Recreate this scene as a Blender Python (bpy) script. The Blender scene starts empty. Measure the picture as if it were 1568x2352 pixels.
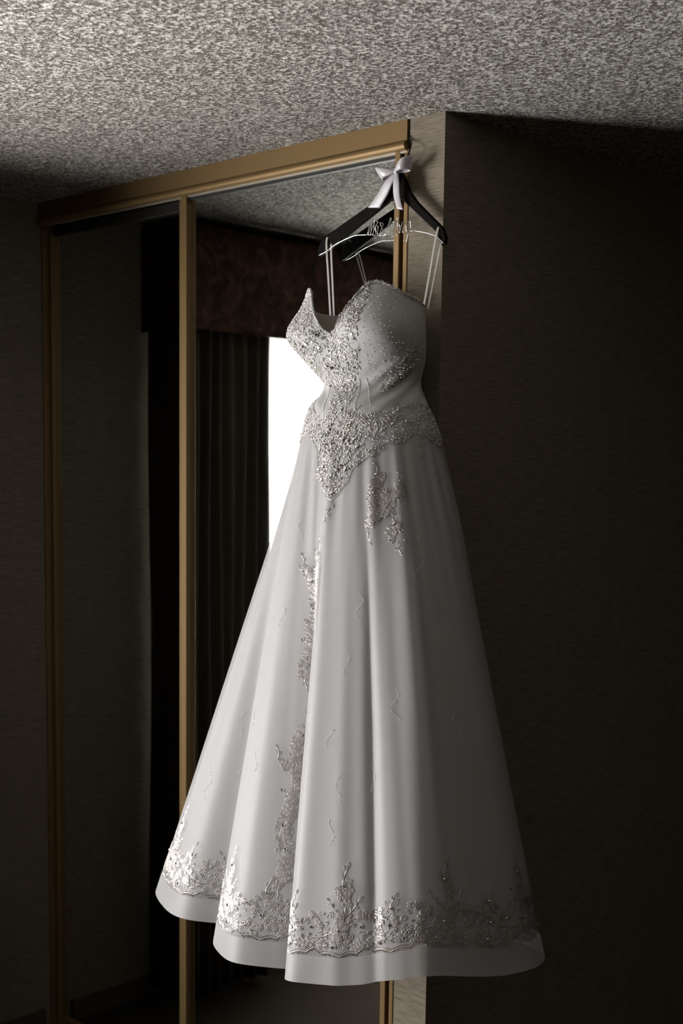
import bpy, bmesh, math, random
import numpy as np
from mathutils import Vector, Matrix

random.seed(7)
rng = np.random.default_rng(7)
scene = bpy.context.scene
coll = scene.collection

# ------------------------------------------------------------------ camera
cam_data = bpy.data.cameras.new('camera')
cam_data.sensor_fit = 'VERTICAL'
cam_data.sensor_height = 36.0
cam_data.lens = 3000.0 / 2352.0 * 36.0
cam_data.shift_y = 0.10566
cam_data.clip_start = 0.05
cam_data.dof.use_dof = True
cam_data.dof.focus_distance = 3.12
cam_data.dof.aperture_fstop = 4.0
camera = bpy.data.objects.new('camera', cam_data)
_r = Vector((0.726033, 0.687517, 0.014007))
_d = Vector((0.088557, -0.073279, -0.993372))
_f = Vector((-0.681933, 0.722462, -0.114087))
camera.matrix_world = Matrix(((_r.x, -_d.x, -_f.x, 2.1851), (_r.y, -_d.y, -_f.y, -2.6734),
                              (_r.z, -_d.z, -_f.z, 1.64), (0, 0, 0, 1)))
coll.objects.link(camera)
scene.camera = camera

# ------------------------------------------------------------------ world, daylight, exposure
world = bpy.data.worlds.new('daylight_world')
scene.world = world
world.use_nodes = True
world.node_tree.nodes['Background'].inputs[0].default_value = (0.86, 0.93, 1.0, 1)
world.node_tree.nodes['Background'].inputs[1].default_value = 1.0
sun_area = bpy.data.lights.new('window_daylight', 'AREA')
sun_area.shape = 'RECTANGLE'
sun_area.size = 3.0
sun_area.size_y = 2.1
sun_area.energy = 600.0
sun_area.color = (1.0, 0.975, 0.965)
daylight = bpy.data.objects.new('window_daylight', sun_area)
daylight.matrix_world = Matrix(((0, 0, -1, -2.16), (-1, 0, 0, -2.12), (0, 1, 0, 1.18), (0, 0, 0, 1)))
coll.objects.link(daylight)
scene.cycles.caustics_reflective = False
scene.cycles.caustics_refractive = False
scene.view_settings.view_transform = 'Standard'
scene.view_settings.look = 'None'
scene.view_settings.exposure = 0.0
scene.view_settings.gamma = 1.0
scene.view_settings.use_curve_mapping = False

# ------------------------------------------------------------------ helpers
def tag(o, label=None, cat=None, group=None, kind=None):
    if label: o['label'] = label
    if cat: o['category'] = cat
    if group: o['group'] = group
    if kind: o['kind'] = kind
    return o

def add_obj(name, me, mat=None, parent=None, smooth=False):
    o = bpy.data.objects.new(name, me)
    if mat is not None and not me.materials:
        me.materials.append(mat)
    coll.objects.link(o)
    if parent is not None:
        o.parent = parent
    if smooth:
        me.polygons.foreach_set('use_smooth', [True] * len(me.polygons))
    return o

def empty(name, loc=(0, 0, 0)):
    o = bpy.data.objects.new(name, None)
    o.empty_display_size = 0.05
    o.location = loc
    coll.objects.link(o)
    return o

def pydata(name, verts, faces):
    me = bpy.data.meshes.new(name)
    me.from_pydata([tuple(map(float, v)) for v in verts], [], faces)
    me.update()
    return me

def box_mesh(name, x0, x1, y0, y1, z0, z1, bevel=0.0, seg=2):
    bm = bmesh.new()
    bmesh.ops.create_cube(bm, size=1.0)
    for v in bm.verts:
        v.co = Vector(((x0 + x1) / 2 + v.co.x * (x1 - x0), (y0 + y1) / 2 + v.co.y * (y1 - y0),
                       (z0 + z1) / 2 + v.co.z * (z1 - z0)))
    if bevel > 0:
        bmesh.ops.bevel(bm, geom=list(bm.edges), offset=bevel, segments=seg, profile=0.6, affect='EDGES')
    me = bpy.data.meshes.new(name)
    bm.to_mesh(me); bm.free()
    return me

def box(name, x0, x1, y0, y1, z0, z1, mat, parent=None, bevel=0.0):
    return add_obj(name, box_mesh(name, x0, x1, y0, y1, z0, z1, bevel), mat, parent)

def extrude_profile(name, prof, axis, a0, a1):
    """closed 2-D profile swept along an axis ('x': profile is (y,z); 'z': profile is (x,y); 'y': (x,z))"""
    n = len(prof)
    def put(p, t):
        if axis == 'x': return (t, p[0], p[1])
        if axis == 'y': return (p[0], t, p[1])
        return (p[0], p[1], t)
    verts = [put(p, a0) for p in prof] + [put(p, a1) for p in prof]
    faces = [[i, (i + 1) % n, n + (i + 1) % n, n + i] for i in range(n)]
    faces += [list(range(n))[::-1], list(range(n, 2 * n))]
    me = pydata(name, verts, faces)
    bm = bmesh.new(); bm.from_mesh(me)
    bmesh.ops.recalc_face_normals(bm, faces=bm.faces)
    bm.to_mesh(me); bm.free()
    return me

def tube_mesh(name, pts, radius, sides=8, closed=False, radii=None):
    """round tube along a 3-D polyline"""
    P = np.asarray(pts, float)
    n = len(P)
    T = np.gradient(P, axis=0)
    T /= np.linalg.norm(T, axis=1)[:, None] + 1e-12
    ref = np.array([0.31, 0.87, 0.38]); N = np.zeros_like(P)
    prev = ref - T[0] * (ref @ T[0]); prev /= np.linalg.norm(prev)
    for i in range(n):
        prev = prev - T[i] * (prev @ T[i]); prev /= np.linalg.norm(prev) + 1e-12
        N[i] = prev
    B = np.cross(T, N)
    rr = np.full(n, radius) if radii is None else np.asarray(radii)
    verts = []
    for i in range(n):
        for k in range(sides):
            a = 2 * math.pi * k / sides
            verts.append(P[i] + rr[i] * (math.cos(a) * N[i] + math.sin(a) * B[i]))
    faces = []
    for i in range(n - 1):
        for k in range(sides):
            k2 = (k + 1) % sides
            faces.append([i * sides + k, i * sides + k2, (i + 1) * sides + k2, (i + 1) * sides + k])
    faces.append(list(range(sides))[::-1]); faces.append([(n - 1) * sides + k for k in range(sides)])
    return pydata(name, verts, faces)

def smooth_path(pts, per=6):
    """Catmull-Rom through points"""
    P = np.asarray(pts, float)
    Q = np.vstack([2 * P[0] - P[1], P, 2 * P[-1] - P[-2]])
    out = []
    for i in range(1, len(Q) - 2):
        for k in range(per):
            t = k / per
            a, b, c, d = Q[i - 1], Q[i], Q[i + 1], Q[i + 2]
            out.append(0.5 * (2 * b + (c - a) * t + (2 * a - 5 * b + 4 * c - d) * t * t + (3 * b - a - 3 * c + d) * t ** 3))
    out.append(P[-1])
    return np.array(out)

# ------------------------------------------------------------------ materials
def new_mat(name):
    m = bpy.data.materials.new(name)
    m.use_nodes = True
    nt = m.node_tree
    return m, nt, nt.nodes['Principled BSDF']

def simple(name, col, rough=0.5, metal=0.0, spec=0.5, noise=0.0, scale=40.0, bump=0.0, sheen=0.0):
    m, nt, b = new_mat(name)
    b.inputs['Base Color'].default_value = (*col, 1)
    b.inputs['Roughness'].default_value = rough
    b.inputs['Metallic'].default_value = metal
    b.inputs['Specular IOR Level'].default_value = spec
    b.inputs['Sheen Weight'].default_value = sheen
    tc = nt.nodes.new('ShaderNodeTexCoord')
    nz = nt.nodes.new('ShaderNodeTexNoise')
    nz.inputs['Scale'].default_value = scale
    nz.inputs['Detail'].default_value = 4
    nt.links.new(tc.outputs['Object'], nz.inputs['Vector'])
    if noise > 0:
        mx = nt.nodes.new('ShaderNodeMix'); mx.data_type = 'RGBA'
        mx.inputs[6].default_value = (*[c * (1 - noise) for c in col], 1)
        mx.inputs[7].default_value = (*[min(1, c * (1 + noise)) for c in col], 1)
        nt.links.new(nz.outputs['Fac'], mx.inputs[0])
        nt.links.new(mx.outputs[2], b.inputs['Base Color'])
    if bump > 0:
        bp = nt.nodes.new('ShaderNodeBump')
        bp.inputs['Strength'].default_value = bump
        bp.inputs['Distance'].default_value = 0.002
        nt.links.new(nz.outputs['Fac'], bp.inputs['Height'])
        nt.links.new(bp.outputs['Normal'], b.inputs['Normal'])
    return m

def grasscloth():
    """woven grass wallpaper: fibres run horizontally, slub lines of uneven length"""
    m, nt, b = new_mat('grasscloth_wallpaper')
    N = nt.nodes.new; L = nt.links.new
    geo = N('ShaderNodeNewGeometry')
    def fibre(sx, sz, detail, rough=0.6):
        mp = N('ShaderNodeMapping'); mp.inputs['Scale'].default_value = (sx, sx, sz)
        nz = N('ShaderNodeTexNoise'); nz.inputs['Scale'].default_value = 1.0
        nz.inputs['Detail'].default_value = detail; nz.inputs['Roughness'].default_value = rough
        nz.inputs['Distortion'].default_value = 0.25
        L(geo.outputs['Position'], mp.inputs['Vector']); L(mp.outputs['Vector'], nz.inputs['Vector'])
        return nz
    n1 = fibre(55, 900, 3); n2 = fibre(16, 380, 4); n3 = fibre(420, 700, 2)
    a = N('ShaderNodeMath'); a.operation = 'MULTIPLY_ADD'; a.inputs[1].default_value = 0.5
    L(n1.outputs['Fac'], a.inputs[0]); L(n2.outputs['Fac'], a.inputs[2])
    c = N('ShaderNodeMath'); c.operation = 'MULTIPLY_ADD'; c.inputs[1].default_value = 0.35
    L(n3.outputs['Fac'], c.inputs[0]); L(a.outputs[0], c.inputs[2])
    r = N('ShaderNodeValToRGB')
    r.color_ramp.elements[0].position = 0.62; r.color_ramp.elements[0].color = (0.118, 0.097, 0.070, 1)
    r.color_ramp.elements[1].position = 1.1; r.color_ramp.elements[1].color = (0.29, 0.248, 0.189, 1)
    e = r.color_ramp.elements.new(0.86); e.color = (0.206, 0.174, 0.131, 1)
    L(c.outputs[0], r.inputs['Fac']); L(r.outputs['Color'], b.inputs['Base Color'])
    bp = N('ShaderNodeBump'); bp.inputs['Strength'].default_value = 0.6; bp.inputs['Distance'].default_value = 0.0015
    L(c.outputs[0], bp.inputs['Height']); L(bp.outputs['Normal'], b.inputs['Normal'])
    b.inputs['Roughness'].default_value = 0.75
    b.inputs['Specular IOR Level'].default_value = 0.25
    return m

def popcorn():
    m, nt, b = new_mat('popcorn_ceiling_shaded')
    N = nt.nodes.new; L = nt.links.new
    geo = N('ShaderNodeNewGeometry')
    nz = N('ShaderNodeTexNoise'); nz.inputs['Scale'].default_value = 110.0; nz.inputs['Detail'].default_value = 4.0
    nz.inputs['Roughness'].default_value = 0.62; nz.inputs['Distortion'].default_value = 0.25
    L(geo.outputs['Position'], nz.inputs['Vector'])
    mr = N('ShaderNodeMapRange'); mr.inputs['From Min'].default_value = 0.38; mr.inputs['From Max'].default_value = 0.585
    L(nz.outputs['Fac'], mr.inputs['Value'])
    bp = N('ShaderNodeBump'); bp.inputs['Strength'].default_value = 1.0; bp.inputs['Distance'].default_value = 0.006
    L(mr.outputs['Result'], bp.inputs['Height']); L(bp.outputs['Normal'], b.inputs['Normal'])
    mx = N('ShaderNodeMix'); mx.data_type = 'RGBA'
    mx.inputs[6].default_value = (0.17, 0.138, 0.115, 1); mx.inputs[7].default_value = (0.88, 0.85, 0.79, 1)  # dark tone paints the shade in hollows between the pale flakes
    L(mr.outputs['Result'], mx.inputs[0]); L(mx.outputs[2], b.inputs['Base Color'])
    b.inputs['Roughness'].default_value = 0.95; b.inputs['Specular IOR Level'].default_value = 0.1
    return m

def brushed_gold():
    m, nt, b = new_mat('anodised_gold_aluminium')
    b.inputs['Base Color'].default_value = (0.25, 0.160, 0.066, 1)
    b.inputs['Metallic'].default_value = 0.45
    b.inputs['Roughness'].default_value = 0.5
    N = nt.nodes.new; L = nt.links.new
    geo = N('ShaderNodeNewGeometry')
    nz = N('ShaderNodeTexNoise'); nz.inputs['Scale'].default_value = 900.0
    L(geo.outputs['Position'], nz.inputs['Vector'])
    bp = N('ShaderNodeBump'); bp.inputs['Strength'].default_value = 0.12; bp.inputs['Distance'].default_value = 0.0004
    L(nz.outputs['Fac'], bp.inputs['Height']); L(bp.outputs['Normal'], b.inputs['Normal'])
    return m

def mirror_mat():
    m, nt, b = new_mat('silvered_mirror')
    b.inputs['Base Color'].default_value = (0.70, 0.73, 0.70, 1)
    b.inputs['Metallic'].default_value = 1.0
    b.inputs['Roughness'].default_value = 0.015
    N = nt.nodes.new; L = nt.links.new
    geo = N('ShaderNodeNewGeometry'); nz = N('ShaderNodeTexNoise'); nz.inputs['Scale'].default_value = 6.0
    L(geo.outputs['Position'], nz.inputs['Vector'])
    mr = N('ShaderNodeMapRange'); mr.inputs['To Min'].default_value = 0.008; mr.inputs['To Max'].default_value = 0.03
    L(nz.outputs['Fac'], mr.inputs['Value']); L(mr.outputs['Result'], b.inputs['Roughness'])
    return m

def fabric(name, col, transl=0.35, transp=0.0, weave=1400.0, rough=0.6, gloss=0.08, bumpd=0.0003):
    """thin cloth: diffuse front, light passing through it, faint satin gloss, optional open weave"""
    m = bpy.data.materials.new(name); m.use_nodes = True
    nt = m.node_tree; nt.nodes.clear()
    N = nt.nodes.new; L = nt.links.new
    out = N('ShaderNodeOutputMaterial')
    df = N('ShaderNodeBsdfDiffuse'); df.inputs['Color'].default_value = (*col, 1); df.inputs['Roughness'].default_value = 0.4
    tr = N('ShaderNodeBsdfTranslucent'); tr.inputs['Color'].default_value = (*[c * 0.97 for c in col], 1)
    gl = N('ShaderNodeBsdfGlossy'); gl.inputs['Color'].default_value = (1, 1, 1, 1); gl.inputs['Roughness'].default_value = rough
    geo = N('ShaderNodeNewGeometry')
    nz = N('ShaderNodeTexNoise'); nz.inputs['Scale'].default_value = weave; nz.inputs['Detail'].default_value = 1
    L(geo.outputs['Position'], nz.inputs['Vector'])
    bp = N('ShaderNodeBump'); bp.inputs['Strength'].default_value = 0.35; bp.inputs['Distance'].default_value = bumpd
    L(nz.outputs['Fac'], bp.inputs['Height'])
    for s in (df, gl): L(bp.outputs['Normal'], s.inputs['Normal'])
    m1 = N('ShaderNodeMixShader'); m1.inputs[0].default_value = transl
    L(df.outputs[0], m1.inputs[1]); L(tr.outputs[0], m1.inputs[2])
    m2 = N('ShaderNodeMixShader'); m2.inputs[0].default_value = gloss
    L(m1.outputs[0], m2.inputs[1]); L(gl.outputs[0], m2.inputs[2])
    last = m2
    if transp > 0:
        tp = N('ShaderNodeBsdfTransparent')
        m3 = N('ShaderNodeMixShader'); m3.inputs[0].default_value = transp
        L(m2.outputs[0], m3.inputs[1]); L(tp.outputs[0], m3.inputs[2]); last = m3
    L(last.outputs[0], out.inputs['Surface'])
    return m

def carpet():
    return simple('brown_carpet', (0.035, 0.027, 0.019), 0.95, noise=0.4, scale=260, bump=0.8, spec=0.1)

def damask():
    """dark red-brown floral curtain fabric"""
    m, nt, b = new_mat('dark_floral_drapery')
    N = nt.nodes.new; L = nt.links.new
    geo = N('ShaderNodeNewGeometry')
    nz = N('ShaderNodeTexNoise'); nz.inputs['Scale'].default_value = 13.0; nz.inputs['Detail'].default_value = 3; nz.inputs['Distortion'].default_value = 1.5
    L(geo.outputs['Position'], nz.inputs['Vector'])
    r = N('ShaderNodeValToRGB')
    r.color_ramp.elements[0].position = 0.42; r.color_ramp.elements[0].color = (0.05, 0.028, 0.02, 1)
    r.color_ramp.elements[1].position = 0.72; r.color_ramp.elements[1].color = (0.15, 0.075, 0.055, 1)
    L(nz.outputs['Fac'], r.inputs['Fac']); L(r.outputs['Color'], b.inputs['Base Color'])
    b.inputs['Roughness'].default_value = 0.8; b.inputs['Specular IOR Level'].default_value = 0.15
    return m

M = dict(
    wall=grasscloth(), ceiling=popcorn(), gold=brushed_gold(), mirror=mirror_mat(), carpet=carpet(),
    dark=simple('dark_channel', (0.012, 0.010, 0.008), 0.6),
    lip=simple('satin_aluminium_lip', (0.62, 0.58, 0.50), 0.4, metal=0.7, noise=0.05),
    base=simple('painted_baseboard', (0.09, 0.07, 0.05), 0.6, noise=0.15),
    drape=damask(), curtain=simple('brown_curtain_cloth', (0.10, 0.077, 0.058), 0.85, noise=0.12, scale=90, spec=0.15),
    sheer=fabric('sheer_voile', (0.86, 0.86, 0.83), transl=0.36, transp=0.02, gloss=0.02),
    frame=simple('dark_window_frame', (0.07, 0.06, 0.05), 0.45, metal=0.4),
    satin=fabric('ivory_satin', (0.55, 0.54, 0.535), transl=0.03, gloss=0.035, rough=0.55),
    organza=fabric('ivory_organza', (0.575, 0.57, 0.575), transl=0.12, transp=0.45, gloss=0.045, rough=0.5),
    hemcloth=fabric('stiff_organza_hem', (0.55, 0.545, 0.545), transl=0.15, transp=0.42, gloss=0.06, rough=0.45),
    lining=fabric('cream_lining', (0.66, 0.63, 0.55), transl=0.15, gloss=0.03),
    wood=simple('black_stained_wood', (0.006, 0.0045, 0.004), 0.6, noise=0.3, scale=60, bump=0.1, spec=0.06),
    wire=simple('silver_wire', (0.80, 0.79, 0.76), 0.22, metal=1.0, noise=0.05),
    hook=simple('dark_metal_hook', (0.03, 0.027, 0.025), 0.35, metal=0.8),
    ribbon=fabric('white_satin_ribbon', (0.82, 0.79, 0.83), transl=0.25, gloss=0.10, rough=0.35),
    strap=fabric('clear_ivory_strap', (0.88, 0.87, 0.82), transl=0.3, gloss=0.12, rough=0.3),
    thread=simple('silver_embroidery_thread', (0.52, 0.485, 0.465), 0.38, metal=0.75, spec=0.6, noise=0.12, scale=500),
    lace=fabric('ivory_lace_net', (0.74, 0.73, 0.71), transl=0.3, transp=0.62, gloss=0.05, weave=2200, bumpd=0.001),
    bead=simple('silver_glass_bead', (0.86, 0.84, 0.80), 0.12, metal=0.75, noise=0.08, scale=300),
    crystal=simple('cut_crystal', (0.80, 0.79, 0.77), 0.04, metal=0.95, noise=0.05, scale=300),
    pearl=simple('white_sequin', (0.92, 0.92, 0.92), 0.18, spec=0.8, noise=0.03),
)

# glass pane: lets daylight through with a faint reflection
def glass_mat():
    m = bpy.data.materials.new('window_glass'); m.use_nodes = True
    nt = m.node_tree; nt.nodes.clear()
    out = nt.nodes.new('ShaderNodeOutputMaterial')
    tp = nt.nodes.new('ShaderNodeBsdfTransparent'); tp.inputs[0].default_value = (0.96, 0.96, 0.96, 1)
    gl = nt.nodes.new('ShaderNodeBsdfGlossy'); gl.inputs['Roughness'].default_value = 0.02
    mx = nt.nodes.new('ShaderNodeMixShader'); mx.inputs[0].default_value = 0.06
    nt.links.new(tp.outputs[0], mx.inputs[1]); nt.links.new(gl.outputs[0], mx.inputs[2])
    nt.links.new(mx.outputs[0], out.inputs['Surface'])
    return m
M['glass'] = glass_mat()

# ------------------------------------------------------------------ room shell
CE = 2.55          # ceiling height
LX = -1.816        # inner face of the window wall
BY = -8.5          # wall behind the camera
FX = 7.5           # wall on the right, beyond the passage
HY = 4.5           # end of the passage
FL = -0.46         # floor level
WY0, WY1, WZ0, WZ1 = -3.20, -0.72, 0.20, 2.16   # window opening

tag(box('floor', LX - 0.2, FX + 0.2, BY - 0.2, HY + 0.2, FL - 0.12, FL, M['carpet']), 'dark brown carpeted floor', 'floor', kind='structure')
tag(box('ceiling', LX - 0.2, FX + 0.2, BY - 0.2, HY + 0.2, CE, CE + 0.12, M['ceiling']), 'off white popcorn textured ceiling', 'ceiling', kind='structure')
tag(box('wall_right', -0.117, 0.0, 0.0, HY, FL, CE, M['wall']), 'grasscloth papered wall end beside the mirrored closet', 'wall', kind='structure')
tag(box('wall_back', LX, FX, BY - 0.12, BY, FL, CE, M['wall']), 'grasscloth papered wall opposite the mirrored closet', 'wall', kind='structure')
tag(box('wall_far', FX, FX + 0.12, BY, HY, FL, CE, M['wall']), 'grasscloth papered wall across the passage', 'wall', kind='structure')
tag(box('wall_passage', 0.0, FX, HY, HY + 0.12, FL, CE, M['wall']), 'grasscloth papered wall closing the passage', 'wall', kind='structure')
tag(box('wall_closet', LX, -0.117, 0.62, 0.70, FL, CE, M['wall']), 'plain wall at the back of the closet', 'wall', kind='structure')
# window wall, built around its opening
def wall_with_hole():
    x0, x1 = LX - 0.14, LX
    ys = [BY, WY0, WY1, 0.7]; zs = [FL, WZ0, WZ1, CE]
    bm = bmesh.new()
    for i in range(3):
        for k in range(3):
            if i == 1 and k == 1: continue
            g = bmesh.ops.create_cube(bm, size=1.0)
            for v in g['verts']:
                v.co = Vector(((x0 + x1) / 2 + v.co.x * (x1 - x0), (ys[i] + ys[i + 1]) / 2 + v.co.y * (ys[i + 1] - ys[i]),
                               (zs[k] + zs[k + 1]) / 2 + v.co.z * (zs[k + 1] - zs[k])))
    bmesh.ops.remove_doubles(bm, verts=bm.verts, dist=1e-5)
    me = bpy.data.meshes.new('wall_left'); bm.to_mesh(me); bm.free()
    return me
tag(add_obj('wall_left', wall_with_hole(), M['wall']), 'grasscloth papered window wall beside the closet', 'wall', kind='structure')
tag(box('baseboard_left', LX, LX + 0.012, BY, -0.02, FL, FL + 0.09, M['base'], bevel=0.003), 'dark baseboard under the window wall', 'baseboard', kind='structure')
tag(box('baseboard_right', 0.0, 0.012, 0.0, HY, FL, FL + 0.09, M['base'], bevel=0.003), 'dark baseboard along the passage wall', 'baseboard', kind='structure')
tag(box('baseboard_back', LX, FX, BY, BY + 0.012, FL, FL + 0.09, M['base'], bevel=0.003), 'dark baseboard along the wall opposite the closet', 'baseboard', kind='structure')

# window: frame, mullion, two panes
win = tag(empty('window_1', (LX - 0.07, (WY0 + WY1) / 2, WZ0)), 'wide daylit window behind sheer curtains', 'window', kind='structure')
def child_box(name, x0, x1, y0, y1, z0, z1, mat, par, bevel=0.0):
    o = box(name, x0, x1, y0, y1, z0, z1, mat, None, bevel)
    o.parent = par
    o.matrix_parent_inverse = Matrix.Translation(par.location).inverted()
    return o
xa, xb = LX - 0.10, LX - 0.05
for (a, b, c, d) in ((WY0, WY0 + 0.045, WZ0, WZ1), (WY1 - 0.045, WY1, WZ0, WZ1),
                     (WY0 + 0.045, WY1 - 0.045, WZ0, WZ0 + 0.05), (WY0 + 0.045, WY1 - 0.045, WZ1 - 0.05, WZ1)):
    child_box('window_frame', xa, xb, a, b, c, d, M['frame'], win, 0.004)
ym = (WY0 + WY1) / 2
child_box('mullion', xa, xb, ym - 0.02, ym + 0.02, WZ0 + 0.05, WZ1 - 0.05, M['frame'], win, 0.004)
for a, b in ((WY0 + 0.045, ym - 0.02), (ym + 0.02, WY1 - 0.045)):
    child_box('pane', LX - 0.079, LX - 0.073, a, b, WZ0 + 0.05, WZ1 - 0.05, M['glass'], win)
tag(box('trim_4', LX, LX + 0.05, WY0 - 0.05, WY1 + 0.05, WZ0 - 0.035, WZ0, M['base'], bevel=0.005), 'dark window sill under the sheer curtain', 'sill', kind='structure')

# ------------------------------------------------------------------ curtains
def pleated(name, y0, y1, z0, z1, x, amp, waves, mat, parent=None, ny=160, thick=0.0, phase=0.0, ret=0):
    """pleated cloth; ret=+1/-1 turns its high/low-y edge back to the wall"""
    verts, faces = [], []
    nz = 14; nret = 6 if ret else 0
    for k in range(nz + 1):
        t = k / nz
        for i in range(ny + 1):
            s = i / ny
            w = math.sin(2 * math.pi * (waves * s + 0.09 * math.sin(7 * s + phase)) + phase)
            am = amp * (0.75 + 0.25 * math.sin(11 * s + 2 * phase)) * (0.8 + 0.35 * (1 - t))
            yy = y0 + (y1 - y0) * s + 0.006 * math.sin(9 * t + 13 * s)
            rowp = (x + am * w, yy, z0 + (z1 - z0) * t)
            if ret < 0 and i == 0:
                for q in range(nret): verts.append((LX + 0.006 + (rowp[0] - LX - 0.006) * q / nret, yy + 0.012 * math.sin(q * 1.3), rowp[2]))
            verts.append(rowp)
            if ret > 0 and i == ny:
                for q in range(nret): verts.append((rowp[0] + (LX + 0.006 - rowp[0]) * (q + 1) / nret, yy + 0.012 * math.sin(q * 1.3), rowp[2]))
    nc = ny + 1 + nret
    for k in range(nz):
        for i in range(nc - 1):
            a = k * nc + i
            faces.append([a, a + 1, a + nc + 1, a + nc])
    me = pydata(name, verts, faces)
    o = add_obj(name, me, mat, parent, smooth=True)
    if thick:
        md = o.modifiers.new('cloth_thickness', 'SOLIDIFY'); md.thickness = thick; md.offset = 0
    return o

tag(pleated('curtain_panel', -0.875, -0.40, FL + 0.03, 2.32, LX + 0.20, 0.036, 8.0, M['curtain'], thick=0.004, phase=0.6, ret=1),
    'dark brown pleated curtain hanging between window and mirrored closet', 'curtain', 'brown side curtains')
tag(pleated('curtain_panel', -4.20, -3.38, FL + 0.03, 2.32, LX + 0.20, 0.036, 9.0, M['curtain'], thick=0.004, phase=2.1, ret=-1),
    'dark brown pleated curtain on the far side of the window from the closet', 'curtain', 'brown side curtains')
tag(pleated('sheer_curtain', -1.72, -0.55, FL + 0.06, 2.32, LX + 0.09, 0.020, 12.0, M['sheer'], ny=220, phase=1.2),
    'glowing white sheer curtain hanging beside the brown curtain nearest the closet', 'curtain', 'sheer curtains')
tag(pleated('sheer_curtain', -3.75, -3.25, FL + 0.06, 2.32, LX + 0.09, 0.020, 6.0, M['sheer'], ny=120, phase=0.4),
    'glowing white sheer curtain gathered at the end of the window away from the closet', 'curtain', 'sheer curtains')
val = tag(empty('valance', (LX, -2.3, 2.145)), 'dark red-brown floral fabric valance above the window', 'valance')
def vchild(o):
    o.parent = val; o.matrix_parent_inverse = Matrix.Translation(val.location).inverted(); return o
VX = LX + 0.275
vchild(pleated('fabric_front', -4.4, -0.365, 2.145, 2.52, VX, 0.006, 29.0, M['drape'], ny=360, thick=0.006, phase=0.3))
vchild(box('side_return', LX, VX, -0.371, -0.365, 2.145, 2.52, M['drape']))
vchild(box('side_return', LX, VX, -4.4, -4.394, 2.145, 2.52, M['drape']))
vchild(box('top_board', LX, VX - 0.012, -4.39, -0.372, 2.50, 2.518, M['base']))

# ------------------------------------------------------------------ mirrored closet
MY = 0.012     # mirror face of the right-hand door
XR = -0.1225   # right end of the header
def header_profile():
    y0 = -0.006
    p = [(0.075, CE), (y0, CE), (y0, 2.500), (y0 + 0.003, 2.4965)]
    for k in range(0, 11):
        a = math.pi / 2 - math.pi * k / 10 * 0.92
        p.append((y0 - 0.001 - 0.0115 * math.cos(a), 2.4835 + 0.012 * math.sin(a)))
    p += [(y0 + 0.004, 2.4705), (y0 + 0.012, 2.4705), (y0 + 0.012, 2.478), (0.075, 2.478)]
    return p
hd = tag(empty('trim_1', (XR, 0.0, CE)), 'gold aluminium closet header track under the ceiling', 'track', kind='structure')
def hchild(o, par):
    o.parent = par; o.matrix_parent_inverse = Matrix.Translation(par.location).inverted(); return o
hme = extrude_profile('fascia', header_profile(), 'x', LX + 0.002, XR)
hchild(add_obj('fascia', hme, M['gold']), hd)
hchild(box('lower_lip', LX + 0.002, XR - 0.002, -0.0035, 0.0045, 2.4665, 2.4712, M['lip']), hd)

def stile_profile(x0, x1, y0, y1):
    """rounded aluminium upright"""
    b = min(0.0022, (x1 - x0) * 0.2)
    return [(x0, y1), (x0, y0 + b), (x0 + b * 0.35, y0 + b * 0.35), (x0 + b, y0), (x1 - b, y0), (x1 - b * 0.35, y0 + b * 0.35), (x1, y0 + b), (x1, y1)]
def stile(name, x0, x1, y0, y1, z0, z1, mat, par):
    o = add_obj(name, extrude_profile(name, stile_profile(x0, x1, y0, y1), 'z', z0, z1), mat)
    return hchild(o, par)

d1 = tag(empty('door_1', (-0.6, MY, FL + 0.02)), 'mirrored sliding closet door with gold frame behind the dress', 'closet door', kind='structure')
hchild(box('mirror', -1.028, -0.163, MY, MY + 0.005, FL + 0.05, 2.470, M['mirror']), d1)
hchild(box('backing_panel', -1.028, -0.150, MY + 0.006, MY + 0.014, FL + 0.03, 2.475, M['dark']), d1)
stile('stile', -0.1655, -0.1455, -0.004, 0.020, FL + 0.02, 2.475, M['gold'], d1)
stile('stile', -1.036, -1.011, -0.008, 0.020, FL + 0.02, 2.475, M['gold'], d1)
hchild(box('top_rail', -1.011, -0.1655, 0.004, MY + 0.004, 2.4585, 2.476, M['dark']), d1)
hchild(box('bottom_rail', -1.011, -0.1655, 0.000, MY + 0.004, FL + 0.02, FL + 0.055, M['gold'], bevel=0.003), d1)

d2 = tag(empty('door_2', (-1.4, 0.045, FL + 0.02)), 'mirrored sliding closet door next to the window wall', 'closet door', kind='structure')
hchild(box('mirror', LX + 0.028, -1.030, 0.040, 0.045, FL + 0.05, 2.465, M['mirror']), d2)
hchild(box('backing_panel', LX + 0.028, -0.95, 0.046, 0.054, FL + 0.03, 2.470, M['dark']), d2)
stile('stile', -1.0600, -1.0465, 0.004, 0.048, FL + 0.02, 2.472, M['gold'], d2)
hchild(box('top_rail', LX + 0.030, -1.06, 0.030, 0.044, 2.440, 2.470, M['dark']), d2)
hchild(box('bottom_rail', LX + 0.030, -1.06, 0.028, 0.044, FL + 0.02, FL + 0.055, M['gold'], bevel=0.003), d2)
stile('stile', LX + 0.016, LX + 0.030, 0.026, 0.048, FL + 0.02, 2.472, M['gold'], d2)

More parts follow.
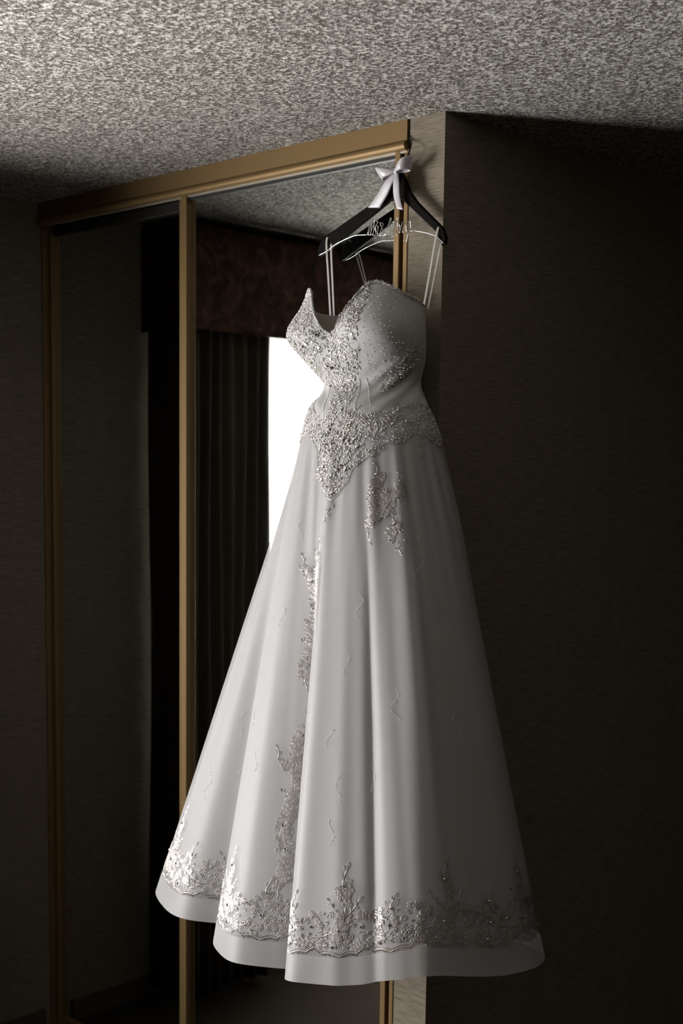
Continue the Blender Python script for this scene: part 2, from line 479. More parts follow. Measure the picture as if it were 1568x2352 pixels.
# jambs at both ends and the floor track
jr = tag(empty('trim_2', (-0.124, 0.0, FL)), 'gold aluminium closet jamb against the papered wall end', 'jamb', kind='structure')
stile('jamb_face', -0.1330, -0.1175, -0.003, 0.030, FL, 2.478, M['gold'], jr)
hchild(box('jamb_channel', -0.146, -0.118, 0.030, 0.075, FL, 2.478, M['dark']), jr)
hchild(box('shadow_gap', -0.1223, -0.1172, 0.010, 0.075, 2.478, CE, M['dark']), jr)
jl = tag(empty('trim_3', (LX + 0.02, 0.0, FL)), 'dark gold closet jamb in the corner by the window wall', 'jamb', kind='structure')
stile('jamb_face', LX + 0.002, LX + 0.012, 0.004, 0.030, FL, 2.478, M['gold'], jl)
tag(box('trim_5', LX + 0.002, -0.118, -0.004, 0.075, FL, FL + 0.018, M['gold'], bevel=0.003), 'gold aluminium closet floor track', 'track', kind='structure')

# ------------------------------------------------------------------ dress surfaces
#GEO-BEGIN
import numpy as np, math
ZT = 1.735      # where the skirt leaves the bodice
ZH = 0.465      # hem height
_lev = np.array([  # z, xc, yc, half width, front depth, back depth
    [2.14, -0.150, -0.118, 0.160, 0.120, 0.070],
    [2.06, -0.146, -0.130, 0.182, 0.132, 0.085],
    [1.98, -0.140, -0.140, 0.192, 0.135, 0.098],
    [1.92, -0.134, -0.128, 0.176, 0.124, 0.092],
    [1.855, -0.128, -0.112, 0.146, 0.110, 0.080],
    [1.80, -0.121, -0.128, 0.180, 0.138, 0.095],
    [1.735, -0.110, -0.138, 0.208, 0.148, 0.107],
    [1.66, -0.105, -0.145, 0.235, 0.160, 0.115]])
def _smooth_interp(x, xs, ys):
    """cubic Hermite through (xs, ys), xs increasing"""
    x = np.asarray(x, float); i = np.clip(np.searchsorted(xs, x) - 1, 0, len(xs) - 2)
    m = np.gradient(ys, xs); h = xs[i + 1] - xs[i]; t = np.clip((x - xs[i]) / h, 0, 1)
    return ((2*t**3 - 3*t*t + 1) * ys[i] + (t**3 - 2*t*t + t) * h * m[i] + (-2*t**3 + 3*t*t) * ys[i+1] + (t**3 - t*t) * h * m[i+1])
_zs = _lev[::-1, 0].copy()
def body(phi, z):
    """horizontal section of the hung bodice: phi = 0 is centre front, positive towards the wall end"""
    phi = np.asarray(phi, float); z = np.asarray(z, float)
    xc, yc, a, bf, bb = [_smooth_interp(z, _zs, _lev[::-1, k].copy()) for k in range(1, 6)]
    g = 0.0
    for c0, w, am in ((math.radians(-44), math.radians(24), 0.034), (math.radians(44), math.radians(26), 0.024)):
        g = g + am * np.exp(-((phi - c0) / w) ** 2 - ((z - 1.985) / 0.060) ** 2)
    g = g - 0.012 * np.exp(-(phi / math.radians(13)) ** 2 - ((z - 1.985) / 0.05) ** 2)
    ruche = 0.0045 * np.sin(2 * math.pi * (z - 0.094 * phi) / 0.040) * np.exp(-((phi - 1.05) / 0.55) ** 2 - ((z - 1.845) / 0.062) ** 2)
    ruche = ruche + 0.0025 * np.sin(2 * math.pi * (z + 0.094 * phi) / 0.045) * np.exp(-((phi + 0.55) / 0.4) ** 2 - ((z - 1.83) / 0.05) ** 2)
    g = g + ruche
    co, si = np.cos(phi), np.sin(phi)
    b = np.where(co > 0, bf, bb)
    return np.stack([xc + (a + g) * si, yc - (b + g) * co, z + 0 * phi], -1)
_np = np.radians([0, 7, 14, 24, 34, 44, 56, 70, 90, 120, 180.])
_nz = np.array([1.978, 1.994, 2.026, 2.068, 2.098, 2.105, 2.094, 2.076, 2.060, 2.052, 2.048])
def neckline(phi):
    return _smooth_interp(np.abs(phi), _np, _nz)
_hem = np.array([  # phi (deg), x, y
    [-180, -0.10, -0.045], [-150, -0.38, -0.050], [-125, -0.60, -0.085], [-108, -0.680, -0.190], [-95, -0.700, -0.300],
    [-86, -0.674, -0.392], [-77, -0.550, -0.458], [-68, -0.443, -0.477], [-60, -0.363, -0.439], [-54, -0.318, -0.425],
    [-47, -0.288, -0.468], [-42, -0.258, -0.531], [-35, -0.145, -0.587], [-26, -0.043, -0.579], [-18, 0.037, -0.546], [-11, 0.070, -0.528],
    [-4, 0.084, -0.560], [2, 0.101, -0.618], [13, 0.205, -0.612], [24, 0.295, -0.594], [35, 0.365, -0.558], [47, 0.428, -0.505],
    [58, 0.476, -0.435], [70, 0.502, -0.348], [82, 0.498, -0.245], [98, 0.455, -0.115], [120, 0.36, -0.055], [150, 0.14, -0.045], [180, -0.10, -0.045]])
_hp = np.radians(_hem[:, 0])
def hem_xy(phi):
    p = np.asarray(phi, float)
    return np.stack([_smooth_interp(p, _hp, _hem[:, k].copy()) for k in (1, 2)], -1)
_rise_p = np.radians([-180, 2, 13, 24, 35, 47, 58, 70, 82, 98, 180.])
_rise = np.array([0, 0, 0.013, 0.029, 0.053, 0.069, 0.057, 0.041, 0.031, 0.009, 0])
def skirt(phi, v, off=0.0):
    """ruled surface from the hip line to the folded hem, with soft gathers at the top"""
    phi = np.asarray(phi, float); v = np.asarray(v, float)
    T = body(phi, ZT + 0 * phi); H = hem_xy(phi)
    w = v ** 0.97
    x = T[..., 0] + (H[..., 0] - T[..., 0]) * w
    y = T[..., 1] + (H[..., 1] - T[..., 1]) * w
    gather = (0.0016 * np.sin(23 * phi + 1.0) + 0.0012 * np.sin(37 * phi)) * np.exp(-((v - 0.12) / 0.16) ** 2) * np.clip(v / 0.05, 0, 1)
    fold = 0.010 * np.sin(3.1 * phi * 3 + 0.6) * np.clip((v - 0.1) * 1.6, 0, 1) * np.clip(np.cos(phi * 0.5), 0, 1)
    crease = -0.013 * np.exp(-((phi - math.radians(29)) / math.radians(2.6)) ** 2) * np.clip((v - 0.12) * 2.2, 0, 1) * np.clip((1.02 - v) * 6, 0.35, 1)
    crease = crease + 0.012 * np.exp(-((phi - math.radians(50)) / math.radians(5.0)) ** 2) * np.clip(v * 3, 0, 1) * np.clip((0.85 - v) * 3, 0, 1)
    soft = sum(am * np.exp(-((phi - math.radians(c0)) / math.radians(w0)) ** 2) for c0, w0, am in ((-70, 4, .003), (-63, 2.5, -.0025), (-31, 3, .003), (-24, 2, -.003), (9, 3, -.003), (17, 2.5, .003), (41, 3, -.003), (62, 4, .003), (75, 4, -.003))) * np.clip((v - 0.06) * 1.4, 0, 1)
    r = gather + fold + crease + soft + off * np.clip(v * 4 + 0.12, 0, 1)
    co, si = np.cos(phi), np.sin(phi)
    x = x + r * si; y = np.minimum(y - r * co, -0.012)
    z = ZT + (ZH + _smooth_interp(phi, _rise_p, _rise) - ZT) * v
    return np.stack([x, y, z], -1)
def bodice_pt(phi, t):
    """t = 0 neckline .. 1 hip line"""
    z = neckline(phi) + (ZT - neckline(phi)) * np.asarray(t, float)
    return body(phi, z)
#GEO-END

def grid_mesh(name, P, closed_u=True):
    nv, nu = P.shape[:2]
    verts = P.reshape(-1, 3)
    faces = []
    lim = nu if closed_u else nu - 1
    for j in range(nv - 1):
        for i in range(lim):
            i2 = (i + 1) % nu
            faces.append([j * nu + i, (j + 1) * nu + i, (j + 1) * nu + i2, j * nu + i2])
    return pydata(name, verts, faces)

def surf_normals(P):
    """outward normals of a (v,u) grid closed in u"""
    du = np.roll(P, -1, 1) - np.roll(P, 1, 1)
    dv = np.gradient(P, axis=0)
    n = np.cross(dv, du)
    n /= np.linalg.norm(n, axis=-1)[..., None] + 1e-12
    return n

NU = 420
PHI = np.linspace(-math.pi, math.pi, NU, endpoint=False)
BT = np.linspace(0, 1, 56); SV = np.linspace(0, 1, 110)
BOD = bodice_pt(PHI[None, :], BT[:, None] + 0 * PHI[None, :])
SKI = skirt(PHI[None, :] + 0 * SV[:, None], SV[:, None] + 0 * PHI[None, :])
BODN, SKIN = surf_normals(BOD), surf_normals(SKI)
OVR = SKI + SKIN * (0.008 * np.clip(SV * 5, 0.05, 1))[:, None, None]
OVR[..., 1] = np.minimum(OVR[..., 1], -0.010)

dress = tag(empty('wedding_dress', (-0.12, -0.16, ZH)), 'strapless ivory beaded wedding dress with full lace-edged skirt hanging from a black hanger', 'wedding dress')
def dchild(o, par=None):
    par = par or dress
    o.parent = par
    o.matrix_parent_inverse = Matrix.Translation(dress.location).inverted() if par is dress else Matrix.Identity(4)
    return o

bodice = dchild(add_obj('bodice', grid_mesh('bodice', BOD), M['satin'], smooth=True))
dchild(add_obj('bodice_lining', grid_mesh('bodice_lining', BOD - BODN * 0.005), M['lining'], smooth=True))
sk = dchild(add_obj('satin_underskirt', grid_mesh('satin_underskirt', SKI[:104]), M['satin'], smooth=True))
ov = dchild(add_obj('organza_overskirt', grid_mesh('organza_overskirt', OVR), M['organza'], smooth=True))
# stiffened hem band: the bottom seven centimetres of the overskirt
HB = OVR[104:] + SKIN[104:] * 0.002
hb = dchild(add_obj('hem_band', grid_mesh('hem_band', HB), M['hemcloth'], smooth=True))
# fine rolled edges along neckline and hem
dchild(add_obj('neckline_piping', tube_mesh('neckline_piping', np.vstack([BOD[0], BOD[0][:1]]), 0.0022, 6), M['satin'], smooth=True))

# ------------------------------------------------------------------ embroidery on the dress
def U(phi, z):
    """outer surface of the dress at angle phi and height z"""
    phi, z = np.broadcast_arrays(np.asarray(phi, float), np.asarray(z, float))
    up = z > ZT
    i = (phi + math.pi) / (2 * math.pi) * NU
    i0 = np.floor(i).astype(int); fu = (i - i0)[..., None]; i1 = (i0 + 1) % NU; i0 = i0 % NU
    def samp(G, tv):
        n = G.shape[0] - 1
        j = np.clip(tv, 0, 1) * n; j0 = np.clip(np.floor(j).astype(int), 0, n - 1); fv = (j - j0)[..., None]
        return (G[j0, i0] * (1 - fu) + G[j0, i1] * fu) * (1 - fv) + (G[j0 + 1, i0] * (1 - fu) + G[j0 + 1, i1] * fu) * fv
    nk = neckline(phi)
    tb = (nk - z) / (nk - ZT)
    tsk = (ZT - z) / (ZT - ZH)
    return np.where(up[..., None], samp(BOD, tb), samp(OVR, tsk)), np.where(up[..., None], samp(BODN, tb), samp(SKIN, tsk))

_fine = np.linspace(-math.pi, math.pi, 1441)
_rows = np.arange(ZH, 2.12, 0.01)
_arc = []
for _z in _rows:
    _p = U(_fine, np.minimum(_z, neckline(_fine) - 0.001))[0]
    _arc.append(np.concatenate([[0], np.cumsum(np.linalg.norm(np.diff(_p, axis=0), axis=1))]))
def walk(phi0, z0, du, dw):
    """flat pattern offsets in metres -> (phi, z) on the dress"""
    r = int(np.clip(round((z0 - ZH) / 0.01), 0, len(_rows) - 1)); A = _arc[r]
    s = np.interp(phi0, _fine, A) + np.asarray(du, float)
    return np.interp(s, A, _fine), z0 + np.asarray(dw, float) * 0.97

class Lace:
    """collects cords (raised thread lines), petals (net) and beads that belong to one applique"""
    def __init__(self): self.cv, self.cf, self.pv, self.pf, self.bd = [], [], [], [], []; self.nc = self.np_ = 0
    def cord(self, phi0, z0, pts, w=0.0008, h=0.0011, closed=False):
        pts = np.asarray(pts, float)
        if closed: pts = np.vstack([pts, pts[:1]])
        ph, z = walk(phi0, z0, pts[:, 0], pts[:, 1])
        P, n = U(ph, z)
        T = np.gradient(P, axis=0); B = np.cross(n, T); B /= np.linalg.norm(B, axis=1)[:, None] + 1e-9
        base = P + n * 0.0006
        k = len(P)
        self.cv.append(np.stack([base - B * w, base + n * h, base + B * w], 1).reshape(-1, 3))
        o = self.nc
        for i in range(k - 1):
            a = o + 3 * i
            self.cf.append((a, a + 3, a + 4, a + 1)); self.cf.append((a + 1, a + 4, a + 5, a + 2))
        self.nc += 3 * k
    def petal(self, phi0, z0, pts):
        pts = np.asarray(pts, float); c = pts.mean(0)
        q = np.vstack([c[None], pts])
        ph, z = walk(phi0, z0, q[:, 0], q[:, 1])
        P, n = U(ph, z); P = P + n * 0.0011
        P[0] += n[0] * 0.0015
        o = self.np_; k = len(pts)
        self.pv.append(P)
        for i in range(k): self.pf.append((o, o + 1 + i, o + 1 + (i + 1) % k))
        self.np_ += k + 1
    def bead(self, phi0, z0, du, dw, r):
        ph, z = walk(phi0, z0, [du], [dw]); P, n = U(ph, z); self.bd.append((P[0] + n[0] * r * 0.7, r))
    # ---- motifs
    def flower(self, p, z, cx, cy, r, n=5, rot=0.0, fill=True, inner=True):
        for k in range(n):
            th = rot + 2 * math.pi * k / n
            t = np.linspace(0, 2 * math.pi, 9, endpoint=False)
            rr = r * (0.60 - 0.42 * np.cos(t)); aa = th + (math.pi / n) * 0.95 * np.sin(t) * (0.55 + 0.45 * (rr / r))
            pts = np.stack([cx + rr * np.cos(aa), cy + rr * np.sin(aa)], 1)
            if fill: self.petal(p, z, pts)
            self.cord(p, z, pts, closed=True)
        if inner:
            t = np.linspace(0, 2 * math.pi, 7, endpoint=False)
            self.cord(p, z, np.stack([cx + 0.2 * r * np.cos(t), cy + 0.2 * r * np.sin(t)], 1), closed=True)
    def leaf(self, p, z, x, y, ang, ln, wd, fill=False, vein=True):
        t = np.linspace(0, 1, 6); w = wd * np.sin(np.pi * t ** 0.85)
        c, s = math.cos(ang), math.sin(ang)
        up = np.stack([x + c * ln * t - s * w, y + s * ln * t + c * w], 1)
        dn = np.stack([x + c * ln * t + s * w, y + s * ln * t - c * w], 1)[::-1]
        o = np.vstack([up, dn[1:-1]])
        if fill: self.petal(p, z, o)
        self.cord(p, z, o, w=0.0007, closed=True)
        if vein: self.cord(p, z, [(x, y), (x + c * ln * 0.8, y + s * ln * 0.8)], w=0.0006)
    def scroll(self, p, z, x, y, ang, r, sgn=1, turns=1.1):
        t = np.linspace(0, 1, 13); a = ang + sgn * turns * 2 * math.pi * t; rr = r * (1 - 0.75 * t)
        cx = x - r * math.cos(ang); cy = y - r * math.sin(ang)
        self.cord(p, z, np.stack([cx + rr * np.cos(a), cy + rr * np.sin(a)], 1))
    def vine(self, p, z, path, step=0.016, ln=0.013, wd=0.0032, fill=False, tip=True):
        """stem with leaves on alternating sides"""
        P = smooth_path([(a, b, 0) for a, b in path], 5)[:, :2]
        self.cord(p, z, P, w=0.0011)
        d = np.concatenate([[0], np.cumsum(np.linalg.norm(np.diff(P, axis=0), axis=1))])
        s, sg = step * 0.6, 1
        while s < d[-1] - 0.004:
            x = np.interp(s, d, P[:, 0]); y = np.interp(s, d, P[:, 1])
            x2 = np.interp(s + 0.003, d, P[:, 0]); y2 = np.interp(s + 0.003, d, P[:, 1])
            a = math.atan2(y2 - y, x2 - x) + sg * random.uniform(0.6, 1.05)
            q = ln * random.uniform(0.75, 1.2)
            if random.random() < 0.22: self.scroll(p, z, x, y, a, q * 0.4, sg)
            else: self.leaf(p, z, x, y, a, q, wd * random.uniform(0.8, 1.3), fill)
            s += step * random.uniform(0.7, 1.2); sg = -sg
        if tip:
            a = math.atan2(P[-1, 1] - P[-3, 1], P[-1, 0] - P[-3, 0]); self.leaf(p, z, P[-1, 0], P[-1, 1], a, ln * 1.1, wd)
    def build(self, name, parent, kindstuff=False):
        o = None
        if self.cv:
            o = add_obj(name, pydata(name, np.vstack(self.cv), self.cf), M['thread'], smooth=True); dchild(o, parent)
        if self.pv:
            q = add_obj('lace_petals', pydata('lace_petals', np.vstack(self.pv), self.pf), M['lace'], smooth=True)
            q.parent = o if parent is dress else parent
            q['kind'] = 'stuff'
        return o

# faceted stone shared by every crystal, and a tiny ball shared by the bead work
def gem_mesh(name):
    n = 8; v, f = [], []
    for r, h in ((0.62, 0.62), (1.0, 0.18), (0.86, -0.1)):
        for k in range(n):
            a = 2 * math.pi * (k + (0.5 if r == 1.0 else 0)) / n; v.append((r * math.cos(a), r * math.sin(a), h))
    f.append(tuple(range(n)))
    for b in (0, n):
        for k in range(n):
            k2 = (k + 1) % n
            f.append((b + k, b + n + k, b + k2)); f.append((b + n + k, b + n + k2, b + k2)) 
    me = pydata(name, v, f)
    bm = bmesh.new(); bm.from_mesh(me); bmesh.ops.recalc_face_normals(bm, faces=bm.faces); bm.to_mesh(me); bm.free()
    me.materials.append(M['crystal'])
    return me
GEM = gem_mesh('crystal')
n_gem = 0
def crystal(par, p, n, r, stretch=1.0, spin=0.0):
    global n_gem
    o = bpy.data.objects.new('crystal', GEM); coll.objects.link(o)
    q = Vector(n).to_track_quat('Z', 'Y').to_matrix().to_4x4()
    o.parent = par
    o.matrix_basis = Matrix.Translation(Vector(p)) @ q @ Matrix.Rotation(spin, 4, 'Z') @ Matrix.Diagonal((r, r * stretch, r, 1))
    n_gem += 1
def crystal_at(par, phi, z, r, stretch=1.0):
    P, n = U(np.array([phi]), np.array([z])); crystal(par, P[0] + n[0] * 0.0012, n[0], r, stretch, random.uniform(0, 3))

_ico = bmesh.new(); bmesh.ops.create_icosphere(_ico, subdivisions=1, radius=1.0)
_iv = np.array([v.co[:] for v in _ico.verts]); _if = np.array([[v.index for v in f.verts] for f in _ico.faces]); _ico.free()
def bead_mesh(name, beads):
    k = len(_iv); V = np.vstack([c + _iv * r for c, r in beads])
    F = np.vstack([_if + k * i for i in range(len(beads))])
    return pydata(name, V, F.tolist())

D = math.radians
def in_poly(x, y, poly):
    c = False; n = len(poly)
    for i in range(n):
        x1, y1 = poly[i]; x2, y2 = poly[i - 1]
        if (y1 > y) != (y2 > y) and x < (x2 - x1) * (y - y1) / (y2 - y1) + x1: c = not c
    return c
def scatter(poly, n, mind=0.0):
    xs = [p[0] for p in poly]; ys = [p[1] for p in poly]; out = []; tries = 0
    while len(out) < n and tries < n * 40:
        tries += 1
        x = random.uniform(min(xs), max(xs)); y = random.uniform(min(ys), max(ys))
        if y > neckline(D(x)) - 0.003 or not in_poly(x, y, poly): continue
        if mind and any(abs(y - b) < mind and abs(x - a) * 0.0035 < mind and math.hypot((x - a) * 0.0035, y - b) < mind for a, b in out): continue
        out.append((x, y))
    return out

# beaded regions of the bodice, (degrees round the body, height)
CUP_FRONT = [(-5, 1.990), (-14, 2.03), (-26, 2.08), (-38, 2.10), (-50, 2.10), (-66, 2.085), (-84, 2.06), (-92, 1.99), (-80, 1.93), (-66, 1.89),
             (-45, 1.868), (-30, 1.858), (-12, 1.84), (-4, 1.79), (3, 1.772), (12, 1.776), (16, 1.834), (13, 1.868), (22, 1.89), (27, 1.944), (29, 1.984),
             (30, 2.02), (36, 2.056), (40, 2.10), (30, 2.09), (20, 2.05), (9, 2.0)]
SIDE_SPRAY = [(38, 1.838), (47, 1.834), (88, 1.91), (92, 1.95), (78, 1.945), (64, 1.912), (52, 1.89)]
BELT = [(-62, 1.83), (-80, 1.79), (-84, 1.74), (-66, 1.71), (-46, 1.715), (-31, 1.742), (-14, 1.692), (-13, 1.636), (-6, 1.596), (6, 1.562), (16, 1.608), (19, 1.64),
        (25, 1.66), (32, 1.676), (42, 1.706), (56, 1.706), (68, 1.735), (92, 1.70), (112, 1.70), (112, 1.79), (92, 1.80), (79, 1.806), (61, 1.81),
        (44, 1.786), (32, 1.780), (25, 1.802), (17, 1.795), (7, 1.770), (-3, 1.770), (-21, 1.782), (-42, 1.815)]
V_PANEL = [(-12, 1.76), (18, 1.79), (22, 1.70), (19, 1.64), (15, 1.605), (6, 1.565), (-6, 1.60), (-12, 1.64)]
RIGHT_CUP = [(31, 1.86), (29, 1.98), (36, 2.06), (44, 2.10), (70, 2.08), (88, 2.05), (90, 1.93), (60, 1.89)]

bl = Lace()
for (a, z) in scatter(CUP_FRONT, 40, 0.020):
    bl.flower(D(a), z, 0, 0, random.uniform(0.010, 0.016), random.choice([5, 6]), random.uniform(0, 2), fill=random.random() < 0.6)
for (a, z) in scatter(CUP_FRONT, 95):
    w = random.random()
    if w < 0.5: bl.scroll(D(a), z, 0, 0, random.uniform(0, 6.3), random.uniform(0.006, 0.011), random.choice([-1, 1]), 1.3)
    else: bl.leaf(D(a), z, 0, 0, random.uniform(0, 6.3), random.uniform(0.012, 0.022), 0.004, True)
bodice_lace = bl.build('bodice_lace', dress)
bodice_lace['kind'] = 'stuff'
ss = Lace()
for (a, z) in scatter(SIDE_SPRAY, 14):
    ss.leaf(D(a), z, 0, 0, random.uniform(0.2, 1.2), random.uniform(0.012, 0.02), 0.0035, True)
ss.vine(D(40), 1.842, [(0, 0), (0.03, 0.022), (0.06, 0.05), (0.085, 0.085)], 0.012, 0.013, 0.004, True)
side_lace = ss.build('side_lace', dress)
wl = Lace()
for (a, z) in scatter(BELT, 34, 0.024):
    wl.flower(D(a), z, 0, 0, random.uniform(0.011, 0.017), random.choice([5, 6, 7]), random.uniform(0, 2), fill=random.random() < 0.55)
for (a, z) in scatter(BELT, 110):
    w = random.random()
    if w < 0.55: wl.scroll(D(a), z, 0, 0, random.uniform(0, 6.3), random.uniform(0.007, 0.013), random.choice([-1, 1]), 1.3)
    else: wl.leaf(D(a), z, 0, 0, random.uniform(0, 6.3), random.uniform(0.012, 0.022), 0.004, True)
# corded outline of the pointed belt and of the dropped tail
for path in ([(-66, 1.71), (-46, 1.713), (-31, 1.742), (-14, 1.69), (-13, 1.636), (-6, 1.596), (6, 1.560), (16, 1.606), (19, 1.638), (25, 1.658), (33, 1.672), (42, 1.703), (56, 1.703), (68, 1.733)],):
    ph = np.array([D(a) for a, b in path]); zz = np.array([b for a, b in path])
    t = np.linspace(0, len(path) - 1, 70); ph = np.interp(t, range(len(path)), ph); zz = np.interp(t, range(len(path)), zz) + 0.006 * np.abs(np.sin(t * 4.4)) - 0.003
    P, n = U(ph, zz); Tn = np.gradient(P, axis=0); B = np.cross(n, Tn); B /= np.linalg.norm(B, axis=1)[:, None] + 1e-9
    wl.cv.append(np.stack([P - B * 0.0009 + n * 0.0005, P + n * 0.0018, P + B * 0.0009 + n * 0.0005], 1).reshape(-1, 3))
    for i in range(len(P) - 1):
        q = wl.nc + 3 * i; wl.cf += [(q, q + 3, q + 4, q + 1), (q + 1, q + 4, q + 5, q + 2)]
    wl.nc += 3 * len(P)
wl.vine(D(6), 1.562, [(0, 0), (-0.006, -0.02), (-0.016, -0.045)], 0.012, 0.011, 0.004, True)
wl.vine(D(76), 1.716, [(0, 0), (-0.012, -0.02), (-0.018, -0.04)], 0.012, 0.012, 0.0045)
wl.vine(D(92), 1.716, [(0, 0), (0.012, -0.04), (0.02, -0.10)], 0.014, 0.014, 0.0045)
belt_lace = wl.build('waist_lace', dress)

# bead work, too many to count
beads, seqs = [], []
def bead_pts(poly, n, r0, r1, store):
    for (a, z) in scatter(poly, n):
        P, nn = U(np.array([D(a)]), np.array([z])); r = random.uniform(r0, r1); store.append((P[0] + nn[0] * (r * 0.8 + 0.0006), r))
bead_pts(CUP_FRONT, 2700, 0.0009, 0.0021, beads)
bead_pts(BELT, 1700, 0.0010, 0.0020, beads)
bead_pts(V_PANEL, 330, 0.0012, 0.0024, beads)
bead_pts(SIDE_SPRAY, 130, 0.0011, 0.0020, beads)
bead_pts(RIGHT_CUP, 210, 0.0008, 0.0016, beads)
for a0, z0, a1, z1, k in ((10, 1.86, 12, 1.78, 26), (18, 1.87, 20, 1.79, 26), (4, 1.84, -2, 1.78, 20), (-25, 1.86, -12, 1.79, 24), (26, 1.87, 34, 1.80, 22)):
    for t in np.linspace(0, 1, k):
        P, nn = U(np.array([D(a0 + (a1 - a0) * t)]), np.array([z0 + (z1 - z0) * t])); beads.append((P[0] + nn[0] * 0.0015, 0.0014))
# raised beads along the neckline, thickest over the cups
for a in np.arange(-95, 96, 0.55):
    z = float(neckline(D(a))); P, nn = U(np.array([D(a)]), np.array([z - 0.001]))
    for q in range(2): beads.append((P[0] + nn[0] * random.uniform(-0.001, 0.004) + np.array([0, 0, random.uniform(-0.003, 0.004)]), random.uniform(0.001, 0.0019)))
bo = add_obj('seed_beading', bead_mesh('seed_beading', beads), M['bead'], smooth=True); dchild(bo); bo['kind'] = 'stuff'
# bugle-bead fringe standing up along the cup edges
fv, ff = [], []
for a in np.arange(8, 84, 0.30):
    for rep in range(2):
        z = float(neckline(D(a))) - random.uniform(0, 0.006); P, nn = U(np.array([D(a)]), np.array([z]))
        d = nn[0] * random.uniform(0.2, 0.9) + np.array([random.uniform(-.5, .5), random.uniform(-.5, .5), random.uniform(0.3, 1.0)]); d /= np.linalg.norm(d)
        e = np.cross(d, [0.3, 0.5, 0.8]); e /= np.linalg.norm(e); g = np.cross(d, e); L0 = random.uniform(0.004, 0.009); w = 0.0005; o = len(fv)
        for h in (0, L0):
            for q in range(3): fv.append(P[0] + d * h + w * (math.cos(q * 2.094) * e + math.sin(q * 2.094) * g))
        ff += [(o, o + 1, o + 4, o + 3), (o + 1, o + 2, o + 5, o + 4), (o + 2, o, o + 3, o + 5), (o + 3, o + 4, o + 5)]
fo = add_obj('bugle_bead_fringe', pydata('bugle_bead_fringe', fv, ff), M['bead']); dchild(fo); fo['kind'] = 'stuff'

# single crystals
for (a, z) in scatter(CUP_FRONT, 84, 0.010): crystal_at(bodice_lace, D(a), z, random.uniform(0.0024, 0.0042))
for (a, z) in scatter(BELT, 56, 0.011): crystal_at(belt_lace, D(a), z, random.uniform(0.0022, 0.0034))
for (a, z) in scatter(V_PANEL, 42, 0.008): crystal_at(belt_lace, D(a), z, random.uniform(0.003, 0.0048), random.choice([1, 1.4]))
for (a, z) in scatter(SIDE_SPRAY, 8, 0.012): crystal_at(side_lace, D(a), z, random.uniform(0.002, 0.003))
for a, z, r in ((-12, 1.98, 0.006), (-16, 1.985, 0.005), (-9, 1.90, 0.0055), (-13, 1.905, 0.0045), (-24, 1.96, 0.005), (-28, 1.955, 0.0042), (10, 1.716, 0.0065), (14, 1.712, 0.005), (7, 1.724, 0.005),
                (14, 1.642, 0.006), (11, 1.65, 0.0055), (9, 1.64, 0.0055), (5, 1.582, 0.0062), (8, 1.59, 0.0045)):
    crystal_at(belt_lace if z < 1.8 else bodice_lace, D(a), z, r, 1.25)

# ---- scattered sprays on the skirt, one part each
def spray(path_deg, dens, seed, crys=(), leaves=True, fl=0.012):
    """dense embroidered spray along a list of (degrees, height)"""
    random.seed(seed)
    L = Lace()
    for (a0, z0), (a1, z1) in zip(path_deg[:-1], path_deg[1:]):
        n = max(1, int(1.7 * dens * abs(math.hypot((a1 - a0) * 0.006, z1 - z0)) / 0.02))
        for k in range(n):
            t = (k + random.uniform(0.2, 0.8)) / n
            a = a0 + (a1 - a0) * t; z = z0 + (z1 - z0) * t
            w = random.random(); dx, dy = random.uniform(-0.015, 0.015), random.uniform(-0.009, 0.009)
            if w < 0.38: L.flower(D(a), z, dx, dy, fl * random.uniform(0.6, 1.1), random.choice([5, 6]), random.uniform(0, 2), fill=random.random() < 0.5)
            elif w < 0.68:
                an = random.uniform(0, 6.3)
                for q in range(4): L.leaf(D(a), z, dx, dy, an + q * 0.5, random.uniform(0.011, 0.021), 0.0035, random.random() < 0.3)
            else: L.scroll(D(a), z, dx, dy, random.uniform(0, 6.3), random.uniform(0.006, 0.010), random.choice([-1, 1]), 1.4)
    (a0, z0), (a1, z1) = path_deg[0], path_deg[1]
    L.vine(D(a0), z0, [(0, 0), (0.003, 0.014), (-0.003, 0.028)], 0.009, 0.009, 0.003)
    (a1, z1) = path_deg[-1]
    L.vine(D(a1), z1, [(0, 0), (-0.003, -0.014), (0.004, -0.03)], 0.009, 0.009, 0.003)
    o = L.build('lace_spray', dress)
    for a, z, r in crys: crystal_at(o, D(a), z, r)
    return o
spray([(-4, 1.44), (-9, 1.372), (-11, 1.312), (-15, 1.28), (-17, 1.196), (-18, 1.14)], 2.6, 11, [(-4, 1.43, 0.0042), (-10, 1.33, 0.003), (-14, 1.30, 0.0035), (-17, 1.18, 0.004), (-20, 1.225, 0.0042)], fl=0.013)
o = spray([(-22, 1.40), (-17, 1.368), (-11, 1.335), (-4, 1.31)], 1.8, 12, [(-15, 1.365, 0.0045), (-21, 1.39, 0.003)], fl=0.015)
spray([(-16, 1.03), (-21, 0.956), (-19, 0.896), (-22, 0.824), (-23, 0.772), (-22, 0.712), (-23, 0.65)], 3.4, 13,
      [(-18, 1.0, 0.0042), (-19, 0.90, 0.004), (-24, 0.87, 0.0045), (-23, 0.79, 0.0045), (-22, 0.735, 0.0045), (-21, 0.68, 0.0035)], fl=0.015)
spray([(-26, 0.94), (-23, 0.92), (-19, 0.90)], 1.5, 14)
spray([(35, 1.624), (33, 1.59), (33, 1.544), (32, 1.508), (30, 1.488)], 2.6, 15, [(35, 1.626, 0.004), (33, 1.58, 0.003)], fl=0.014)
spray([(51, 1.60), (46, 1.576), (40, 1.555), (43, 1.528), (45, 1.496), (47, 1.456)], 2.0, 16, [(45.5, 1.50, 0.0052)], fl=0.015)

